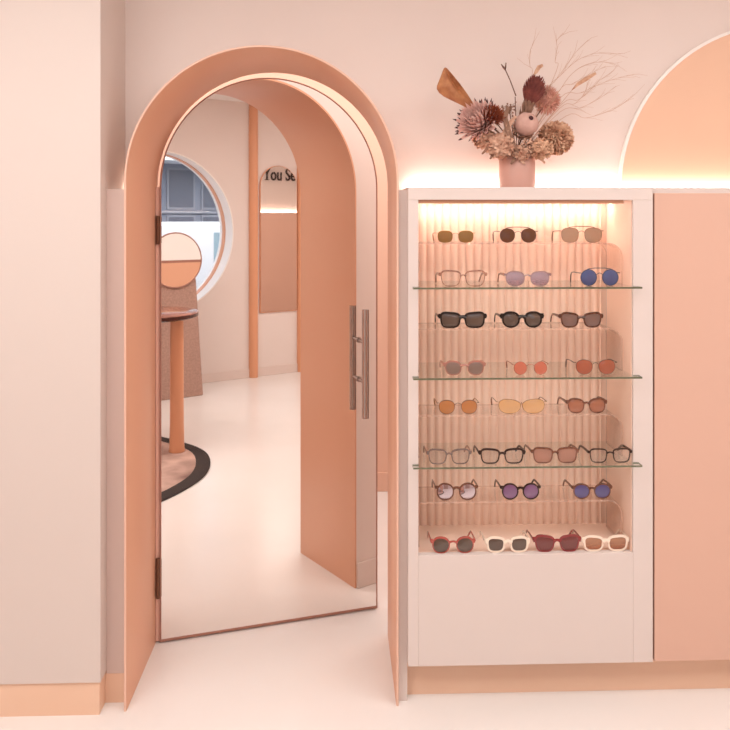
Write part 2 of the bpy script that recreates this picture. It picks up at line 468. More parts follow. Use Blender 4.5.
for k, (yt, yb) in enumerate(zip(RT, RB)):
    bm = bmesh.new(); t = .005; x0, x1 = ox0 + .006, ox1 - .010; rr = .05
    prof_o = [(x0, yb)]; prof_i = [(x0 + t, yb)]
    prof_o += [(x0, yt)] ; prof_i += [(x0 + t, yt - t)]
    for i in range(9):
        a = PI / 2 * i / 8
        prof_o.append((x1 - rr + rr * math.sin(a), yt - rr + rr * math.cos(a)))
        prof_i.append((x1 - rr + (rr - t) * math.sin(a), yt - rr + (rr - t) * math.cos(a)))
    prof_o.append((x1, yb)); prof_i.append((x1 - t, yb))
    c = B((x0 + x1) / 2, yb, 2.91)
    L = [[bm.verts.new(B(a, b, z) - c) for a, b in p] for p, z in ((prof_o, 2.83), (prof_i, 2.83), (prof_i, 2.995), (prof_o, 2.995))]
    for q in range(4):
        a, b = L[q], L[(q + 1) % 4]
        for i in range(len(prof_o) - 1):
            f = bm.faces.new((a[i], a[i+1], b[i+1], b[i])); f.material_index = 1 if q in (0, 2) else 0
    for e in (0, -1): bm.faces.new([l[e] for l in L]).material_index = 1
    r = mesh_obj('acrylic_riser', bm, [M['acrylic'], M['acrylicedge']]); r.location = c
    tag(r, ['clear acrylic riser on the top glass shelf', 'clear acrylic riser on the middle glass shelf', 'clear acrylic riser on the lowest glass shelf', 'clear acrylic riser on the cabinet bottom, lowest of the four'][k], 'display stand', 'clear acrylic risers in the display cabinet')

# ------------------------------------------------------------------ eyewear
def outline(side, w, h, n, taper, lift, k=44):
    P = []
    for i in range(k):
        t = 2 * PI * i / k; c, s = math.cos(t), math.sin(t)
        x = w / 2 * math.copysign(abs(c) ** (2 / n), c); y = h / 2 * math.copysign(abs(s) ** (2 / n), s)
        x *= 1 + taper * (y / (h / 2))
        if y > 0: y += lift * (side * x / (w / 2)) * (y / (h / 2)) * h
        P.append((x, y))
    return P
def offset(P, d, dtop):
    k = len(P); Q = []
    for i in range(k):
        a, b = P[i - 1], P[(i + 1) % k]; tx, ty = b[0] - a[0], b[1] - a[1]; l = math.hypot(tx, ty) or 1
        nx, ny = ty / l, -tx / l
        m = d + (dtop - d) * max(0, ny)
        Q.append((P[i][0] + nx * m, P[i][1] + ny * m))
    return Q
def eyewear(spec):
    (name, label, group, surf, Z, pcx, dist, w, h, n, taper, lift, rim, rtop, kind, fm, lm, tm, dbl, gap) = spec
    s = Z / F
    loc = W(pcx, CY, Z); loc.z = surf + H
    dist *= s; w *= s; h *= s
    if kind == 'a': rim *= 1.6; rtop *= 1.55; w *= .95; h *= .96; taper += .04 if n >= 2.7 else 0; n += .5 if n >= 2.7 else 0
    t = thing(name, label, name.replace('_', ' '), loc, group)
    dep = .0045 if kind == 'a' else .0018
    zc = h / 2 + rim
    inn = {}; bm = bmesh.new()
    zmin = 0
    for sd in (-1, 1):
        P = outline(sd, w, h, n, taper, lift); O = offset(P, rim, rtop)
        I = offset(P, -.0006, -.0006) if rim < .0015 else P
        inn[sd] = (P, O)
        c = sd * dist / 2
        L = [[Vector((c + x, y, zc + z)) for x, z in p] for p, y in ((I, -dep / 2), (O, -dep / 2 + .0004), (O, dep / 2), (I, dep / 2))]
        V = [[bm.verts.new(p) for p in lp] for lp in L]
        for q in range(4):
            a, b = V[q], V[(q + 1) % 4]
            for i in range(len(P)): 
                j = (i + 1) % len(P); bm.faces.new((a[i], a[j], b[j], b[i]))
    # bridge
    xi = dist / 2 - w / 2 * (1 + taper * .4) - rim * .5
    zb = zc + h * .18
    if kind == 'a':
        tb = max(rim, .0022) * 1.15
        pts = [Vector((xi * u * 1.25, -.0005, zb + h * .10 * (1 - u * u))) for u in (-1, -.6, -.2, .2, .6, 1)]
        tube(bm, pts, [tb * 1.25, tb, tb * .9, tb * .9, tb, tb * 1.25], 8, sy=1)
    else:
        pts = [Vector((xi * u * 1.15, -.001, zb + h * .12 * (1 - u * u))) for u in (-1, -.5, 0, .5, 1)]
        tube(bm, pts, .0009, 8)
        if dbl:
            e = dist / 2 + w * .12
            pts = [Vector((e * u, -.001, zc + h * .5 + rtop * .5 + h * .10 * (1 - u ** 4))) for u in (-1, -.8, -.4, 0, .4, .8, 1)]
            tube(bm, pts, .0013, 8)
    # end pieces
    hx = dist / 2 + w / 2 * (1 + taper * .6) + rim + (.004 if kind == 'a' else .005)
    zh = zc + h * (.30 + lift * .5)
    for sd in (-1, 1):
        xa = sd * (dist / 2 + w / 2 * (1 + taper * .5) - .001); xb = sd * hx
        if kind == 'a':
            hh = max(.0032, rtop * 1.1)
            box(bm, (xa, -dep / 2, zh - hh), (xb, dep / 2, zh + hh), bev=.0008)
        else:
            tube(bm, [(xa, 0, zh), (xb, 0, zh), (xb, .004, zh)], .0011, 8)
    mesh_obj('frame', bm, fm, t, smooth=(kind == 'a'))
    for sd in (-1, 1):
        bm = bmesh.new(); P = offset(outline(sd, w, h, n, taper, lift), -.0002, -.0002); c = sd * dist / 2
        def fan(y0, y1, flip):
            loops = []
            for q, rr in ((1, 1.0), (.66, .8), (.33, .4)):
                loops.append([Vector((c + x * (q), y0 - (1 - q * q) * .0022, zc + z * q)) for x, z in P])
            L = [[bm.verts.new(p) for p in lp] for lp in loops]
            for a, b in zip(L[:-1], L[1:]):
                for i in range(len(P)):
                    j = (i + 1) % len(P); bm.faces.new((a[i], a[j], b[j], b[i]))
            bm.faces.new(L[-1])
            return L[0]
        A = fan(-.0007, 0, 0); C_ = fan(.0008, 0, 1)
        for i in range(len(P)):
            j = (i + 1) % len(P); bm.faces.new((A[i], A[j], C_[j], C_[i]))
        mesh_obj('lens', bm, lm, t, smooth=True)
    # temples: straight arm, then the ear hook down to the surface
    for sd in (-1, 1):
        bm = bmesh.new(); x = sd * hx; Lt = .128
        r0 = .0044 if kind == 'a' else .0015
        zt = r0 * 1.5
        pts = [(x, .002, zh), (x, .03, zh), (x, .065, zh - .001), (x, .09, zh - .004), (x - sd * .002, .105, zh - (zh - zt) * .35), (x - sd * .005, .118, zh - (zh - zt) * .72), (x - sd * .008, Lt, zt)]
        rs = [r0 * 1.25, r0 * 1.1, r0 * .9, r0 * .9, r0 * 1.0, r0 * 1.15, r0 * 1.1] if kind == 'a' else [r0, r0, r0, r0, r0 * 1.5, r0 * 1.6, r0 * 1.4]
        # arms taller than thick
        tube(bm, pts, rs, 10)
        if kind == 'a':
            for v in bm.verts: v.co.x = x + (v.co.x - x) * .5
        mesh_obj('temple', bm, tm or fm, t, smooth=True)
    return t

def tort(name, a, b, sc_=120): return mat(name, a, .18, rgb2=b, noise=.55, nscale=sc_, coat=.15)
FM = {
 'gold': mat('gold_wire', (178, 140, 96), .25, metal=.9), 'dkmetal': mat('dark_wire', (92, 66, 54), .3, metal=.7),
 'rose': mat('rose_wire', (190, 126, 104), .25, metal=.9), 'navy': mat('navy_acetate', (48, 46, 66), .2, coat=.4),
 'black': mat('black_brown_acetate', (40, 27, 22), .25, spec=.35), 'tort': tort('tortoise', (52, 30, 24), (118, 66, 44)),
 'ltort': tort('light_tortoise', (122, 78, 62), (186, 134, 112)), 'brown': tort('brown_tortoise', (88, 52, 40), (136, 84, 62)),
 'grey': clear('clear_grey_acetate', (196, 176, 168), (150, 128, 120), .6, rough=.15), 'rosecl': clear('clear_pink_acetate', (240, 200, 186), (214, 156, 138), .45, rough=.15),
 'lav': clear('clear_lavender_acetate', (226, 206, 206), (176, 150, 152), .5, rough=.15),
 'cream': mat('cream_acetate', (244, 222, 202), .25, coat=.4), 'red': mat('rose_red_acetate', (176, 82, 70), .22, coat=.4),
 'burg': mat('burgundy_acetate', (138, 46, 46), .2, coat=.4), 'black2': mat('dark_thin_acetate', (56, 36, 30), .25, spec=.35),
}
LM = {
 'bronze': clear('bronze_lens', (190, 146, 90), (160, 120, 66), .65), 'dkbrown': clear('dark_brown_lens', (140, 86, 56), (112, 66, 40), .75),
 'clear': clear('clear_lens', (252, 248, 245), (255, 240, 230), .05), 'smoke': clear('light_smoke_lens', (214, 194, 174), (196, 172, 150), .4),
 'lavgrad': clear('lavender_lens', (222, 206, 212), (186, 168, 180), .6, grad=.2), 'blue': clear('blue_mirror_lens', (130, 136, 180), (78, 88, 136), .92, rough=.1, ior=1.7, grad=.6),
 'grey': clear('grey_lens', (176, 150, 136), (150, 124, 112), .7), 'dkgrey': clear('dark_grey_lens', (140, 112, 96), (104, 84, 72), .8),
 'pinkgrey': clear('pink_grey_lens', (180, 150, 140), (150, 118, 108), .65), 'coral': clear('coral_lens', (232, 150, 124), (224, 134, 106), .6),
 'rust': clear('rust_lens', (206, 124, 94), (188, 106, 78), .68), 'amber': clear('amber_lens', (236, 176, 112), (216, 152, 96), .6),
 'gold': clear('gold_mirror_lens', (244, 194, 140), (232, 180, 128), .85, rough=.12, ior=1.6), 'peach': clear('peach_lens', (226, 170, 140), (206, 146, 116), .5),
 'silver': clear('silver_mirror_lens', (210, 200, 215), (214, 200, 206), .85, rough=.04, metal=.9), 'purple': clear('purple_mirror_lens', (160, 110, 160), (140, 92, 138), .9, rough=.12, ior=1.7),
 'violet': clear('violet_blue_lens', (96, 84, 140), (86, 76, 140), .92, rough=.12, ior=1.7), 'wine': clear('wine_lens', (150, 76, 70), (124, 60, 56), .8),
 'mauve': clear('mauve_lens', (224, 182, 162), (204, 158, 138), .5), 'tangrad': clear('tan_gradient_lens', (230, 190, 160), (190, 142, 112), .75, grad=.2),
}
G = ['eyewear on the first row from the top', 'eyewear on the top glass shelf', 'eyewear on the third row from the top', 'eyewear on the middle glass shelf',
     'eyewear on the fifth row from the top', 'eyewear on the lowest glass shelf', 'eyewear on the seventh row from the top', 'eyewear on the cabinet bottom']
SG, EG = 'sunglasses', 'eyeglasses'
r = [RT[0], SH[0], RT[1], SH[1], RT[2], SH[2], RT[3], YS]
zz = [2.845, 2.77, 2.845, 2.77, 2.845, 2.755, 2.845, 2.775]
a = .0028
D = [
 (SG, 'rimless gold sunglasses with small brown squarish lenses, left end of the highest row', 0, 455.5, 21, 15, 12, 2.8, .04, 0, .0006, .0006, 'm', 'gold', 'bronze', None, 0),
 (SG, 'round dark brown aviator sunglasses with a straight brow bar, middle of the highest row', 0, 518, 21.5, 15, 14, 2.2, .03, 0, .0008, .0008, 'm', 'dkmetal', 'dkbrown', None, 1),
 (EG, 'squarish aviator glasses with pale smoky lenses and brow bar, right end of highest row', 0, 581.5, 23.5, 17, 14.5, 2.8, .08, 0, .0009, .0009, 'm', 'dkmetal', 'smoke', None, 1),
 (EG, 'brown tortoise eyeglasses with clear lenses, left on the top glass shelf', 1, 463, 24.5, 19, 14.5, 3.0, .10, .04, .0015, .0035, 'a', 'ltort', 'clear', None, 0),
 (SG, 'translucent lavender-grey round glasses, middle of the top glass shelf', 1, 527.5, 25, 18.5, 14, 2.5, .08, .03, .0015, .0022, 'a', 'lav', 'lavgrad', 'ltort', 0),
 (SG, 'round navy sunglasses with blue mirrored lenses and double bridge, right on the top glass shelf', 1, 599.5, 22, 15.5, 15.5, 2.0, 0, 0, .0022, .0022, 'm', 'navy', 'blue', 'dkmetal', 1),
 (SG, 'wide square black sunglasses, left end of the third row', 2, 462.5, 24.5, 18, 13, 3.4, .07, .06, .0035, .0048, 'a', 'black', 'dkgrey', None, 0),
 (SG, 'chunky rounded black sunglasses, middle of the third row', 2, 522, 22.5, 15.5, 13, 2.3, .08, .02, .0038, .0052, 'a', 'black', 'dkgrey', None, 0),
 (SG, 'dark tortoise wayfarer-shaped glasses with pinkish grey lenses, right end of the third row', 2, 581, 23, 16, 12.5, 2.8, .10, .08, .003, .0045, 'a', 'tort', 'pinkgrey', None, 0),
 (SG, 'translucent pink sunglasses with small grey lenses, left on the middle glass shelf', 3, 464.5, 22.5, 15, 12.5, 2.6, .10, .04, .0022, .004, 'a', 'rosecl', 'grey', None, 0),
 (SG, 'tiny round rimless glasses with coral lenses, middle of the middle glass shelf', 3, 530.5, 20.5, 13, 13, 2.0, 0, 0, .0006, .0006, 'm', 'rose', 'coral', None, 0),
 (SG, 'thin wire sunglasses with round rust-red lenses, right on the middle glass shelf', 3, 595.5, 23, 16.5, 14.5, 2.2, .07, .02, .0009, .0009, 'm', 'dkmetal', 'rust', None, 0),
 (SG, 'gold wire sunglasses with amber lenses, left end of the fifth row', 4, 458, 22.5, 15.5, 13.5, 2.3, .06, .02, .0012, .0014, 'm', 'dkmetal', 'amber', 'gold', 0),
 (SG, 'oversized gold mirrored cat-eye sunglasses, middle of the fifth row', 4, 521.5, 24, 22, 14, 2.4, .10, .08, .0010, .0012, 'm', 'gold', 'gold', 'brown', 0),
 (SG, 'brown tortoise sunglasses with peach lenses, right end of the fifth row', 4, 586.5, 21.5, 15.5, 13, 2.5, .08, .05, .0022, .004, 'a', 'brown', 'peach', None, 0),
 (EG, 'translucent grey eyeglasses, leftmost on the lowest glass shelf', 5, 449, 23, 17, 13.5, 2.9, .10, .06, .0020, .0036, 'a', 'grey', 'clear', 'ltort', 0),
 (EG, 'dark tortoise square eyeglasses, second from left on the lowest glass shelf', 5, 502, 24, 17.5, 13, 3.1, .09, .05, .0024, .0042, 'a', 'black2', 'clear', None, 0),
 (SG, 'brown square glasses with mauve lenses, third on the lowest glass shelf', 5, 555, 24.5, 18.5, 14, 3.2, .08, .04, .0022, .0036, 'a', 'brown', 'mauve', None, 0),
 (EG, 'thin dark square eyeglasses with clear lenses, rightmost on the lowest glass shelf', 5, 610, 23.5, 16.5, 13, 3.4, .08, .02, .0016, .0026, 'a', 'black2', 'clear', None, 0),
 (SG, 'round tortoise sunglasses with silvery mirrored lenses, left end of the seventh row', 6, 456.5, 22.5, 16, 15.5, 2.1, .02, .02, .0026, .0032, 'a', 'brown', 'silver', None, 0),
 (SG, 'dark round sunglasses with purple mirrored lenses, middle of the seventh row', 6, 520.5, 21, 15, 14.5, 2.1, .02, .02, .0026, .0032, 'a', 'black2', 'purple', None, 0),
 (SG, 'brown sunglasses with blue-violet mirrored lenses, right end of the seventh row', 6, 592, 21, 15.5, 13.5, 2.2, .05, .03, .0022, .0034, 'a', 'brown', 'violet', None, 0),
 (SG, 'rose red round sunglasses with dark lenses, leftmost on the cabinet bottom', 7, 453, 24, 16.5, 14.5, 2.2, .04, .03, .0022, .0042, 'a', 'red', 'dkgrey', None, 0),
 (SG, 'cream square sunglasses with dark grey lenses, second from the left on the cabinet bottom', 7, 507.5, 23.5, 15.5, 12.5, 2.8, .05, .04, .0040, .0055, 'a', 'cream', 'dkgrey', None, 0),
 (SG, 'burgundy sunglasses with wine-red lenses, second from the right on the cabinet bottom', 7, 557, 25, 17.5, 14, 2.7, .12, .08, .0030, .0052, 'a', 'burg', 'wine', None, 0),
 (SG, 'cream rectangular sunglasses with tan gradient lenses, rightmost on the cabinet bottom', 7, 605.5, 24.5, 17.5, 12.5, 2.9, .05, .05, .0038, .0052, 'a', 'cream', 'tangrad', None, 0),
]
for (nm, lab, row, pcx, dist, w, h, n, tp, lf, rim, rt, kind, fm, lm, tm, dbl) in D:
    eyewear((nm, lab, G[row], r[row], zz[row], pcx, dist, w, h, n, tp, lf, rim, rt, kind, FM[fm], LM[lm], FM[tm] if tm else None, dbl, 0))

# ------------------------------------------------------------------ vase and dried flowers
VZ = 2.93
DZ = .11
vb = W(517, 188, VZ); vb.z = YT + H
VR, VH = .0635, .116
bm = bmesh.new()
lathe(bm, [(VR * .985, 0), (VR, .004), (VR, VH - .003), (VR - .002, VH), (VR - .006, VH), (VR - .007, VH - .004), (VR - .007, .012), (.001, .011)], (0, 0, 0), 56)
v = mesh_obj('vase', bm, M['vase'], smooth=True); v.location = vb
tag(v, 'straight matte pink cylinder vase on top of the display cabinet', 'vase')
FG = 'dried flowers in the pink vase'
C = {
 'mauve': mat('mauve_bract', (242, 206, 194), .8, rgb2=(214, 160, 150), noise=.4, nscale=40), 'tip': mat('dark_bract_tip', (74, 34, 36), .8),
 'rust': mat('rust_core', (178, 92, 58), .9, rgb2=(140, 62, 38), noise=.4, nscale=60), 'wine': mat('wine_scale', (142, 70, 60), .8, rgb2=(98, 46, 42), noise=.4, nscale=50),
 'fuzz': mat('pink_fuzz', (204, 142, 132), .95, rgb2=(226, 176, 152), noise=.3, nscale=30), 'bud': mat('pale_bud', (212, 170, 156), .85, rgb2=(196, 152, 140), noise=.4, nscale=60),
 'tan': mat('tan_petal', (240, 200, 168), .8, rgb2=(176, 116, 88), noise=.5, nscale=45), 'tan2': mat('pale_tan_leaf', (240, 200, 174), .8, rgb2=(172, 116, 92), noise=.5, nscale=40),
 'leaf': mat('dry_leaf', (206, 144, 96), .6, rgb2=(150, 84, 50), noise=.5, nscale=26), 'stem': mat('dry_stem', (122, 84, 66), .8),
 'grass': mat('dry_grass', (200, 160, 134), .8), 'olive': mat('grey_brown_leaf', (168, 128, 106), .8, rgb2=(126, 90, 72), noise=.5, nscale=40),
}
mouth = vb + Vector((0, 0, VH))
def flower(name, label, px, py, Z, lean=None, stem_r=.0022):
    c = W(px, py, Z + DZ)
    base = vb + Vector((random.uniform(-.03, .03), random.uniform(-.03, .03), .018))
    t = thing(name, label, 'dried flower', base, FG)
    ax = (c - mouth).normalized()
    bm = bmesh.new(); mid = mouth + (c - mouth) * .2; mid.x = vb.x + (mid.x - vb.x) * .5
    q = mouth + Vector(((c.x - mouth.x) * .12, (c.y - mouth.y) * .12, -.004)); q.x = max(vb.x - .04, min(vb.x + .04, q.x))
    tube(bm, [Vector((0, 0, 0)), q - base, mid + Vector((0, 0, .01)) - base, c - base - ax * .01], stem_r, 6)
    mesh_obj('stem', bm, C['stem'], t)
    return t, c - base, ax
def frame_of(ax):
    u = ax.cross(Vector((0, 1, 0))); u = u.normalized() if u.length > .1 else Vector((1, 0, 0)); return u, ax.cross(u).normalized()
def petal(bm, p, d, nrm, L, w, curl=.2, mi=0, tip=None, seg=5):
    """pointed blade from p along d; nrm = its facing; curls toward nrm"""
    d = d.normalized(); s = d.cross(nrm).normalized(); nn = s.cross(d).normalized(); rows = []
    for i in range(seg + 1):
        u = i / seg; ww = w * (math.sin(PI * min(1, .12 + u * .88)) ** .8) * .5
        c = p + d * L * u + nn * curl * L * u * u
        rows.append((c - s * ww, c - nn * ww * .35, c + s * ww))
    V = [[bm.verts.new(q) for q in row] for row in rows]
    for i, (a_, b_) in enumerate(zip(V[:-1], V[1:])):
        for k in range(2):
            f = bm.faces.new((a_[k], a_[k + 1], b_[k + 1], b_[k]))
            f.material_index = tip if (tip is not None and i >= seg - 1) else mi
def solidify(o, t=.0012):
    m = o.modifiers.new('thick', 'SOLIDIFY'); m.thickness = t; return o
def protea(px, py, Z, lab, rad, ax=None, core='rust', nb=70, opened=1.1, coreR=.45, mats=('mauve', 'tip')):
    t, c, a0 = flower('protea', lab, px, py, Z)
    ax = Vector(ax).normalized() if ax else a0
    u, v_ = frame_of(ax); bm = bmesh.new()
    for i in range(nb):
        ring = i / nb; ang = i * 2.39996
        el = .25 + opened * ring       # angle from axis
        rd = (u * math.cos(ang) + v_ * math.sin(ang))
        d = ax * math.cos(el) + rd * math.sin(el)
        petal(bm, c - ax * rad * .35 + rd * rad * .12, d, ax, rad * random.uniform(1.05, 1.3), rad * .24, .12, 0, 1 if ring > .5 else None, 7)
    solidify(mesh_obj('bracts', bm, [C[mats[0]], C[mats[1]]], t))
    # filament core: dense short blades
    bm = bmesh.new()
    lathe_pts = []
    for i in range(150):
        z = 1 - 1.3 * i / 150; ang = i * 2.39996; rr = math.sqrt(max(0, 1 - z * z)) if abs(z) < 1 else 0
        n_ = (u * math.cos(ang) + v_ * math.sin(ang)) * rr + ax * z
        petal(bm, c + n_ * rad * coreR * .55, n_ + ax * .4, v_ if rr < .3 else ax, rad * coreR * .7, rad * .07, .05, 0, None, 3)
    solidify(mesh_obj('core', bm, C[core], t), .001)
    return t
protea(477, 121, 2.77, 'large open pink protea with dark-tipped bracts, leaning left out of the vase', .074, (-.62, -.6, .42), 'mauve', 110, 1.2, .42)
protea(492, 117, 2.75, 'rust-brown fringed flower head beside the large pink protea', .046, (.15, -.75, .6), 'rust', 60, .8, .8, ('rust', 'wine'))
# upright wine-red cone
t, c, ax = flower('leucadendron', 'dark wine-red cone flower, tallest head of the bouquet', 533, 92, 2.80)
ax = Vector((.25, -.15, .95)).normalized(); u, v_ = frame_of(ax); bm = bmesh.new()
for i in range(130):
    k = i / 130; ang = i * 2.39996; rr = .040 * math.sin(PI * (.12 + .78 * k)) ; rd = u * math.cos(ang) + v_ * math.sin(ang)
    petal(bm, c + ax * (-.045 + .075 * k) + rd * rr * .6, ax * .9 + rd * (.8 - .4 * k), ax, .034, .013, .12, 0, None, 4)
solidify(mesh_obj('cone', bm, C['wine'], t))
bm = bmesh.new()
for i in range(46):
    k = i / 46; ang = i * 2.39996; rd = u * math.cos(ang) + v_ * math.sin(ang)
    petal(bm, c - ax * (.045 + .075 * k) - Vector((.008 * k, 0, 0)) + rd * .006, ax * .9 + rd * .45, ax, .046, .012, .1, 0, None, 4)
solidify(mesh_obj('lower_leaves', bm, C['olive'], t))
# fuzzy pink head
def pompom(px, py, Z, lab, rad, m, nblade, bl, bw, name, squash=1, mi2=None):
    t, c, ax = flower(name, lab, px, py, Z)
    bm = bmesh.new(); bmesh.ops.create_icosphere(bm, subdivisions=2, radius=rad * .72, matrix=Matrix.Translation(c))
    for i in range(nblade):
        z = 1 - 2 * (i + .5) / nblade; rr = math.sqrt(1 - z * z); ang = i * 2.39996
        n_ = Vector((rr * math.cos(ang), rr * math.sin(ang), z * squash))
        tn = Vector((random.gauss(0, 1), random.gauss(0, 1), random.gauss(0, 1))).cross(n_)
        petal(bm, c + n_ * rad * .66, n_ + tn * random.uniform(0, .25 if bw < .3 else .9), tn, rad * bl * random.uniform(.8, 1.15), rad * bw, .3 if bw > .3 else .05, 0, None, 3)
    return solidify(mesh_obj('bloom', bm, m, t), .0008).parent
pompom(547, 100, 2.84, 'fuzzy dusty-pink banksia head, right of the wine-red cone', .047, C['fuzz'], 520, .42, .05, 'banksia', 1.15)
pompom(556, 138, 2.80, 'round tan dried hydrangea, right side of the bouquet', .068, C['tan'], 560, .30, .26, 'hydrangea', .95)
pompom(541, 149, 2.76, 'small tan hydrangea head hanging low at the front right of the vase', .045, C['tan'], 260, .4, .38, 'hydrangea', .8)
pompom(500, 146, 2.76, 'tan hydrangea head low on the left over the vase rim', .054, C['tan2'], 300, .4, .42, 'hydrangea', .75)
pompom(484, 139, 2.79, 'small tan hydrangea head under the large pink protea', .042, C['tan2'], 220, .45, .4, 'hydrangea', .7)
pompom(521, 153, 2.765, 'small tan hydrangea head right over the vase mouth, below the pale bud', .036, C['tan2'], 200, .42, .4, 'hydrangea', .8)
# pale closed bud
t, c, ax = flower('protea_bud', 'pale pink closed protea bud with a dark opening, centre of the bouquet', 526, 125, 2.755)
ax = Vector((.25, -.75, .5)).normalized(); u, v_ = frame_of(ax); bm = bmesh.new()
prof = [(.006, -.044), (.024, -.034), (.037, -.012), (.041, .008), (.037, .024), (.026, .036), (.012, .041), (.006, .036), (.004, .02)]
ring_loft(bm, [[c + ax * z + (u * math.cos(2 * PI * j / 24) + v_ * math.sin(2 * PI * j / 24)) * rr * (1 + .03 * (j % 2)) for j in range(24)] for rr, z in prof], caps=True)
mesh_obj('bud', bm, C['bud'], t, smooth=True)
bm = bmesh.new()
bmesh.ops.create_icosphere(bm, subdivisions=2, radius=.0085, matrix=Matrix.Translation(c + ax * .038))
mesh_obj('bud_eye', bm, C['tip'], t)['label'] = 'dark brown centre'
bm = bmesh.new()
for i in range(60):
    ang = i * 2.39996; k = i / 60; rd = u * math.cos(ang) + v_ * math.sin(ang)
    petal(bm, c - ax * (.03 + .02 * k) + rd * (.026 - .01 * k), ax * .5 + rd * (.5 + k), ax, .026, .010, .15, 0, None, 4)
solidify(mesh_obj('outer_bracts', bm, C['tan2'], t))
# curled leaf
t, c, ax = flower('dried_leaf', 'large curled tan-brown dried leaf reaching up left from the bouquet', 470, 108, 2.81, stem_r=.003)
base = Vector(t.location); bm = bmesh.new()
rows = []
for (l, m_, r_, dy) in (((470, 110), (472, 107), (474, 104), 0), ((457, 103), (463, 99), (467, 94), -.012), ((442, 97), (456, 93), (462, 88), -.03),
                        ((434.5, 89), (452, 86), (457, 82), -.036), ((438, 83), (447, 80), (452, 75), -.02), ((443.5, 68), (444.5, 67), (446, 67), 0)):
    Zl = 2.80 + DZ
    rows.append([W(*l, Zl) - base, (W(*l, Zl) + W(*m_, Zl)) / 2 + Vector((0, dy * .8, 0)) - base, W(*m_, Zl) + Vector((0, dy, 0)) - base,
                 (W(*m_, Zl) + W(*r_, Zl)) / 2 + Vector((0, -dy * .5, 0)) - base, W(*r_, Zl) + Vector((0, dy * .6, 0)) - base])
rows = [[bm.verts.new(p) for p in r_] for r_ in rows]
for a_, b_ in zip(rows[:-1], rows[1:]):
    for k in range(4): bm.faces.new((a_[k], a_[k + 1], b_[k + 1], b_[k]))
o_ = mesh_obj('leaf_blade', bm, C['leaf'], t, smooth=True); solidify(o_, .0015)
sb = o_.modifiers.new('s', 'SUBSURF'); sb.levels = 1; sb.render_levels = 1
# forked twig
t, c, ax = flower('twig', 'thin bare twig with a forked bud, standing up left of the wine-red cone', 515, 94, 2.83, stem_r=.0016)
base = Vector(t.location); bm = bmesh.new()
tube(bm, [W(516, 96, 2.83 + DZ) - base, W(510, 80, 2.83 + DZ) - base, W(505, 69, 2.83 + DZ) - base], [.0022, .002, .002], 6)
for q in ((501.5, 64.5), (506, 63)): tube(bm, [W(505, 70, 2.83 + DZ) - base, W((505 + q[0]) / 2, 67, 2.83) - base, W(*q, 2.83 + DZ) - base], [.002, .0032, .002], 6)
mesh_obj('fork', bm, C['stem'], t)
# broad strap leaf in the middle and sprigs
def sprig(lab, pts, Z, wd, m, name='dried_leaf'):
    P = [W(x, y, Z + DZ) for x, y in pts]; base = vb + Vector((random.uniform(-.02, .02), random.uniform(-.02, .02), .02))
    t = thing(name, lab, 'dried leaf', base, FG); bm = bmesh.new()
    tube(bm, [Vector((0, 0, 0)), mouth - base, P[0] - base], .0009 if 'plume' in name else .002, 6); mesh_obj('stem', bm, C['grass'] if 'plume' in name else C['stem'], t)
    bm = bmesh.new(); rows = []
    for i, p in enumerate(P):
        dr = (P[min(i + 1, len(P) - 1)] - P[max(i - 1, 0)]).normalized(); s = dr.cross(Vector((0, 1, 0))).normalized(); u_ = (i + .2) / len(P)
        w_ = wd * math.sin(PI * min(.97, u_)) * .5
        rows.append([bm.verts.new(p - base - s * w_), bm.verts.new(p - base + Vector((0, w_ * .6, 0))), bm.verts.new(p - base + s * w_)])
    for a_, b_ in zip(rows[:-1], rows[1:]):
        for k in range(2): bm.faces.new((a_[k], a_[k + 1], b_[k + 1], b_[k]))
    solidify(mesh_obj('blade', bm, m, t, smooth=True)); return t
sprig('long grey-brown strap leaf crossing the centre of the bouquet', [(518, 152), (513, 142), (508, 130), (505, 118), (508, 107)], 2.735, .020, C['olive'])
sprig('pale tan leaf curving left below the rust flower head', [(503, 150), (502, 142), (505, 132), (511, 122), (516, 116)], 2.74, .018, C['tan2'])
# feathery berries sprig: small beads on wires
def beads(lab, cx, cy, Z, n, spread, m):
    c = W(cx, cy, Z + DZ); base = vb + Vector((random.uniform(-.02, .02), 0, .02)); t = thing('filler_sprig', lab, 'dried flower', base, FG)
    bm = bmesh.new(); tube(bm, [Vector((0, 0, 0)), mouth - base, c - base], .0018, 6); b2 = bmesh.new()
    for i in range(n):
        e = c + Vector((random.gauss(0, spread), random.gauss(0, spread * .6), random.gauss(0, spread))) - base
        tube(bm, [c - base - Vector((0, 0, .02)), (c - base + e) / 2, e], .0006, 4)
        bmesh.ops.create_icosphere(b2, subdivisions=1, radius=random.uniform(.003, .0048), matrix=Matrix.Translation(e))
    mesh_obj('stem', bm, C['stem'], t); mesh_obj('beads', b2, m, t, smooth=True)
beads('beaded filler sprig above the centre, left of the wine-red cone', 509, 108, 2.80, 34, .013, C['olive'])
beads('brownish beaded filler sprig under the pale bud over the vase rim', 528, 146, 2.745, 46, .013, C['tan2'])
# leaf scraps drooping at the rim
for (x, y, lab, dx, dy) in ((486, 150, 'small brown leaf tip drooping left of the vase', -4, 4), (492, 156, 'small dark leaf tip just left of the vase mouth', -2, 3),
                            (514, 160, 'thin leaf tip hanging over the front of the vase', -3, 4), (522, 161, 'thin twig tip hanging over the vase front, right of centre', 3, 3),
                            (540, 158, 'small tan leaf tip drooping right of the vase', 5, 5)):
    sprig(lab, [(x + 4, y - 8), (x + 2, y - 4), (x, y), (x + dx, y + dy)], 2.75, .010, C['olive'] if x < 520 else C['tan2'])
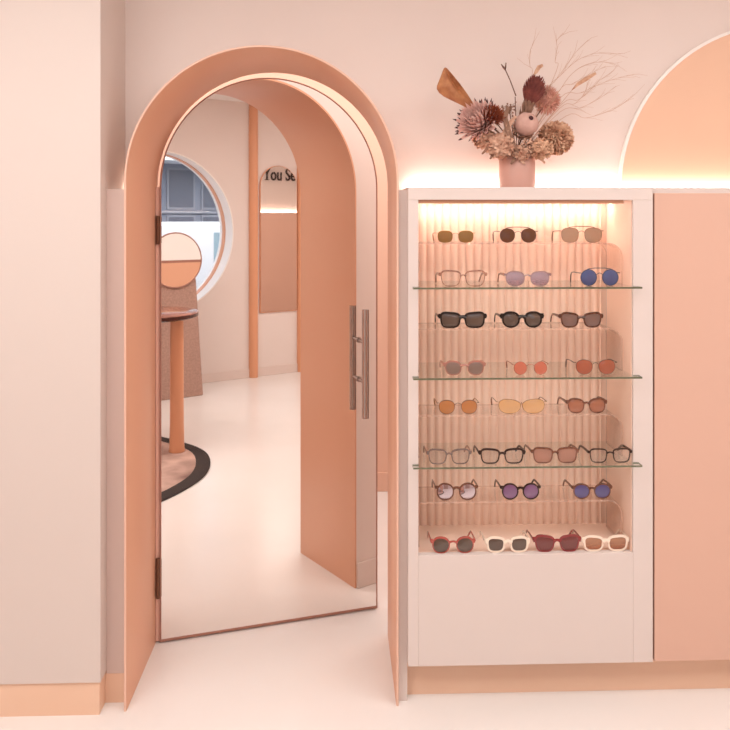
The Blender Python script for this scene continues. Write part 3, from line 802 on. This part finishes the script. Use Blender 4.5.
# grass sprays
GR = [([(546, 92), (560, 76), (578, 60), (598, 53), (621, 54)], 'long arching grass stalk ending highest right of the bouquet'),
      ([(546, 94), (556, 80), (566, 66), (576, 52), (588, 40)], 'grass stalk rising steeply to the right'),
      ([(556, 72), (555, 62), (557, 48), (557, 40), (564, 34)], 'thin upright grass wire right of centre'),
      ([(532, 78), (530, 66), (530, 52), (533, 44)], 'thin upright grass wire above the wine-red cone'),
      ([(560, 90), (574, 72), (588, 64), (604, 62), (614, 64)], 'arching grass stalk below the highest one'),
      ([(558, 92), (572, 84), (590, 74), (606, 66)], 'grass stalk crossing behind the feathery plume'),
      ([(560, 98), (580, 93), (600, 84), (618, 78), (634, 74)], 'grass stalk reaching the arched panel'),
      ([(562, 104), (578, 100), (590, 90), (600, 80), (610, 74)], 'kinked grass stalk right of the fuzzy pink head'),
      ([(560, 112), (580, 108), (600, 98), (616, 86)], 'grass stalk low on the right, bending up'),
      ([(566, 116), (585, 118), (604, 113), (618, 107), (632, 97)], 'lowest long grass stalk on the right'),
      ([(560, 108), (574, 104), (584, 94), (588, 82)], 'short grass stalk right of the fuzzy pink head')]
for pts, lab in GR:
    Z = random.uniform(2.90, 3.00); P = [W(x, y, Z) for x, y in pts]; base = vb + Vector((random.uniform(-.02, .02), random.uniform(0, .03), .02))
    t = thing('dried_stalk', lab, 'dried stalk', base, FG)
    # smooth path
    Q = [Vector((0, 0, 0)), mouth - base + Vector((.012, .01, 0))] + [p - base for p in P]
    S_ = []
    for i in range(len(Q) - 1):
        p0, p1, p2, p3 = Q[max(i - 1, 0)], Q[i], Q[i + 1], Q[min(i + 2, len(Q) - 1)]
        for k in range(5):
            u_ = k / 5; S_.append(.5 * ((2 * p1) + (p2 - p0) * u_ + (2 * p0 - 5 * p1 + 4 * p2 - p3) * u_ ** 2 + (-p0 + 3 * p1 - 3 * p2 + p3) * u_ ** 3))
    S_.append(Q[-1]); k = len(S_)
    bm = bmesh.new(); tube(bm, S_, [.0011 * (1 - .6 * i / k) for i in range(k)], 5); mesh_obj('stalk', bm, C['grass'], t)
    bm = bmesh.new()
    for i in range(k // 2, k - 1, 2):
        p = S_[i]; d = (S_[i + 1] - S_[i]).normalized()
        sd = Vector((random.uniform(-.3, .3), random.uniform(-.3, .3), random.choice((-.3, .3))))
        tube(bm, [p, p + (d + sd * .5) * .025, p + (d + sd) * .055], [.0006, .0005, .0003], 4)
    mesh_obj('awns', bm, C['grass'], t)
for pts, lab, wd in (([(572, 90), (578, 84), (586, 79), (596, 73)], 'feathery tan plume among the grass on the right', .016), ([(533, 76), (536, 72), (539, 67), (543, 65)], 'small feathery tan tuft above the wine-red cone', .016)):
    sprig(lab, pts, 2.84, wd, C['tan'], 'feather_plume')

# ------------------------------------------------------------------ things in the front room, seen in the door mirror
# stand: speckled slab with round mirror
o = B(.98, YF, -1.0)
bm = bmesh.new()
def slabpts(z): return [B(.62, YF, z), B(1.285, YF, z), B(1.21, -.50, z), B(.70, -.50, z)]
ring_loft(bm, [[p - o for p in slabpts(-.87)], [p - o for p in slabpts(-1.12)]], caps=True)
bmesh.ops.bevel(bm, geom=list(bm.edges), offset=.006, segments=2, affect='EDGES')
sl = mesh_obj('stone_plinth', bm, M['stone']); sl.location = o
tag(sl, 'tall speckled brown stone plinth in front of the round window', 'plinth')
o = B(1.01, -.50, -.845)
dm = thing('vanity_mirror', 'round copper-rimmed mirror, painted reflection white above and terracotta below, topping the stone plinth', 'mirror', B(1.01, -.49, -.95))
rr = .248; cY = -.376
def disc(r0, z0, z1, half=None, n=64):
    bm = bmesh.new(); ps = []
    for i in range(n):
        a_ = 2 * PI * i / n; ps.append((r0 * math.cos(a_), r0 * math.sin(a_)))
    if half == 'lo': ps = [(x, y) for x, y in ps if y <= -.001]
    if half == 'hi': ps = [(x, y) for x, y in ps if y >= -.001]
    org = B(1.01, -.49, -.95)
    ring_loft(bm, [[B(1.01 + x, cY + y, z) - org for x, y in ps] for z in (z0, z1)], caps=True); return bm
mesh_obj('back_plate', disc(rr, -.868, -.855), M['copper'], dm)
mesh_obj('upper_painted_reflection', disc(rr - .006, -.855, -.850, 'hi'), M['white'], dm)['label'] = 'white painted reflection, upper half'  # bright reflection painted as flat white
mesh_obj('lower_painted_reflection', disc(rr - .006, -.855, -.850, 'lo'), M['orange'], dm)['label'] = 'terracotta painted reflection, lower half'  # lower reflection painted as flat terracotta
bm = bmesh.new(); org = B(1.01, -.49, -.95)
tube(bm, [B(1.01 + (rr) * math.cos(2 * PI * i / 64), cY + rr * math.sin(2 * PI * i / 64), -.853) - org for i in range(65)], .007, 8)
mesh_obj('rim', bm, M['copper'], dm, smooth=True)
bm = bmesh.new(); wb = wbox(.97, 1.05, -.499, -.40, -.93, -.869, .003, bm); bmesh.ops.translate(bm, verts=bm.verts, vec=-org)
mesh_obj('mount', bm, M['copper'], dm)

# table: marble top, terracotta legs, on the cowhide rug
tc = B(.17, YF, .62); RUGT = .012
tb = thing('side_table', 'tall round table with brown marble top and thick terracotta legs on the dark-bordered rug', 'table', tc + Vector((0, 0, RUGT)))
topz = 1.638 - .655 - RUGT
bm = bmesh.new(); lathe(bm, [(.372, topz - .036), (.388, topz - .028), (.389, topz - .006)], (0, 0, 0), 72); mesh_obj('top_edge', bm, M['marbleedge'], tb, smooth=True)['label'] = 'dark polished edge'
bm = bmesh.new(); lathe(bm, [(.389, topz - .006), (.389, topz - .002), (.386, topz)], (0, 0, 0), 72); mesh_obj('tabletop', bm, M['marble'], tb, smooth=True)
for a_ in (40, 160, 280):
    x, y = .25 * math.cos(math.radians(a_)), .25 * math.sin(math.radians(a_))
    bm = bmesh.new(); lathe(bm, [(.054, .0), (.056, .01), (.052, .03), (.048, .2), (.046, topz - .034)], (x, y, 0), 32); mesh_obj('leg', bm, M['post'], tb, smooth=True)
# rug
rc = B(-.50, YF, .75); bm = bmesh.new(); n = 96
def rugloop(r0, z): return [Vector((r0 * (1 + .012 * math.sin(5 * a_) + .008 * math.sin(9 * a_ + 1)) * math.cos(a_), r0 * (1 + .012 * math.sin(5 * a_)) * math.sin(a_), z)) for a_ in [2 * PI * i / n for i in range(n)]]
ring_loft(bm, [rugloop(.93, 0), rugloop(1.02, 0), rugloop(1.025, .006), rugloop(1.015, RUGT), rugloop(.93, RUGT)])
rg = thing('round_rug', 'round cowhide-patterned rug with a wide dark border under the marble table', 'rug', rc)
mesh_obj('border', bm, M['rugdark'], rg)['label'] = 'wide blackish-brown border'
bm = bmesh.new(); ring_loft(bm, [rugloop(.93, 0), rugloop(.93, RUGT - .001)], caps=True); mesh_obj('field', bm, M['rug'], rg)['label'] = 'pinkish beige field with brown streaks'

# tall arched mirror between the posts
o = B(2.365, -.98, Z_BACK + .01)
am = thing('arched_wall_mirror', 'tall narrow arched mirror hung between two terracotta posts', 'mirror', o)
def march(hw, b, n=32):
    return [(-hw, b)] + [(-hw * math.cos(PI * i / n), 1.318 + hw * math.sin(PI * i / n)) for i in range(n + 1)] + [(hw, b)]
mesh_obj('glass', prism(bmesh.new(), march(.216, .006), .006, .010), M['mirror2'], am)['label'] = 'mirror glass'
mesh_obj('backing', prism(bmesh.new(), march(.222, 0), -.009, .006), M['post'], am)

# ------------------------------------------------------------------ outside the round window
S('trim_9', wbox(-12, 20, -1.75, -1.70, -16, -1.72), M['road'])
o = B(4, -1.70, -7)
bl = thing('street_building', 'slate-grey building across the street with white canopy and tall window frames', 'building', o)
cab_part('facade', bl, o, M['facade'], (-3, 12, -1.70, 4.2, -8, -7), bev=0)
cab_part('canopy', bl, o, M['canopy'], (-3, 12, .93, 1.16, -7, -6.2), bev=.01)
cab_part('sill_band', bl, o, M['fframe'], (-3, 12, .09, .13, -7, -6.96), bev=0)
for k in range(14):
    x = -.4 + k * .62
    fr = cab_part('window', bl, o, M['fframe'], (x, x + .5, .16, .86, -7, -6.975), bev=0)
    f2 = cab_part('pane', fr, o, M['pane'], (x + .035, x + .465, .195, .825, -6.975, -6.965), bev=0)
    fr = cab_part('window', bl, o, M['fframe'], (x, x + .5, -.9, .06, -7, -6.975), bev=0)
    f2 = cab_part('pane', fr, o, M['pane'], (x + .03, x + .47, -.86, .03, -6.975, -6.965), bev=0)
o = B(2.5, -1.70, -4.5)
vn = thing('parked_van', 'white van parked in the street outside the round window', 'van', o)
bm = bmesh.new()
pr = [(-1.9, .25), (2.3, .25), (2.42, .6), (2.38, .95), (1.9, 1.08), (1.35, 1.58), (.9, 1.66), (-1.7, 1.66), (-1.9, 1.5)]
prism(bm, pr, -.75, .75); bmesh.ops.bevel(bm, geom=list(bm.edges), offset=.05, segments=3, affect='EDGES')
mesh_obj('body', bm, M['van'], vn, smooth=True)
bm = bmesh.new(); prism(bm, [(.2, 1.12), (1.62, 1.12), (1.2, 1.52), (.2, 1.52)], .745, .757); mesh_obj('side_window', bm, M['vanwin'], vn)
bm = bmesh.new(); prism(bm, [(-1.7, 1.28), (-.1, 1.28), (-.1, 1.38), (-1.7, 1.38)], .748, .756); mesh_obj('stripe', bm, M['vanwin'], vn)['label'] = 'pale blue side stripe'
for x in (-1.2, 1.5):
    bm = bmesh.new(); tube(bm, [(x, .56, .33), (x, .78, .33)], .33, 32); w_ = mesh_obj('wheel', bm, M['rubber'], vn, smooth=True)
    bm = bmesh.new(); tube(bm, [(x, .775, .33), (x, .79, .33)], .18, 24); mesh_obj('hub_cap', bm, M['fframe'], w_)
bm = bmesh.new(); box(bm, (.25, .75, .86), (.62, .80, .96), bev=.015)
bmesh.ops.rotate(bm, verts=bm.verts, cent=Vector((.43, .77, .91)), matrix=Matrix.Rotation(math.radians(30), 3, 'Y')); mesh_obj('side_trim', bm, M['rubber'], vn)

# ------------------------------------------------------------------ light
def area(name, loc, size, sy, power, col, rot=(0, 0, 0)):
    l = bpy.data.lights.new(name, 'AREA'); l.shape = 'RECTANGLE'; l.size = size; l.size_y = sy; l.energy = power; l.color = col
    o_ = bpy.data.objects.new(name, l); link(o_); o_.location = loc; o_.rotation_euler = rot; return o_
WARM = (.98, 1.0, .985)
area('ceiling_fill_front', B(1.5, YC - .02, 1.1), 2.4, 1.5, 38, WARM)  # unseen ceiling area lamp, added for the room's general light
area('ceiling_fill_left', B(-1.0, YC - .02, 1.1), 1.6, 1.4, 44, WARM)  # unseen lamp, added to brighten the lining's right inner side
area('ceiling_fill_right', B(4.2, YC - .02, .9), 2.4, 1.6, 40, WARM)  # unseen area lamp, added to light the room's right end
area('ceiling_fill_passage', B(.0, YC - .02, 4.15), 2.8, .8, 40, WARM)  # unseen lamp, added to brighten the passage behind the door
w = bpy.data.worlds.new('sky'); sc.world = w; w.use_nodes = True
bg = w.node_tree.nodes['Background']
sk = w.node_tree.nodes.new('ShaderNodeTexSky')
try:
    sk.sky_type = 'NISHITA'; sk.sun_disc = False; sk.sun_elevation = math.radians(40); sk.air_density = 1; sk.dust_density = 4
except Exception: pass
mx = w.node_tree.nodes.new('ShaderNodeMixRGB'); mx.inputs[0].default_value = .25
mx.inputs[1].default_value = (1.9, 2.0, 2.1, 1)
w.node_tree.links.new(sk.outputs[0], mx.inputs[2]); w.node_tree.links.new(mx.outputs[0], bg.inputs[0]); bg.inputs[1].default_value = 1.15

# ------------------------------------------------------------------ camera
cam = bpy.data.cameras.new('camera'); co = bpy.data.objects.new('camera', cam); link(co)
co.location = (0, 0, H); co.rotation_euler = (PI / 2, 0, -PHI)
cam.sensor_width = 36; cam.lens = 36 * F / 730; cam.shift_y = (CY - 365) / 730; cam.clip_start = .02
sc.camera = co
sc.view_settings.view_transform = 'Standard'; sc.view_settings.look = 'None'; sc.view_settings.gamma = 1; sc.view_settings.use_curve_mapping = False
sc.view_settings.exposure = 0.09
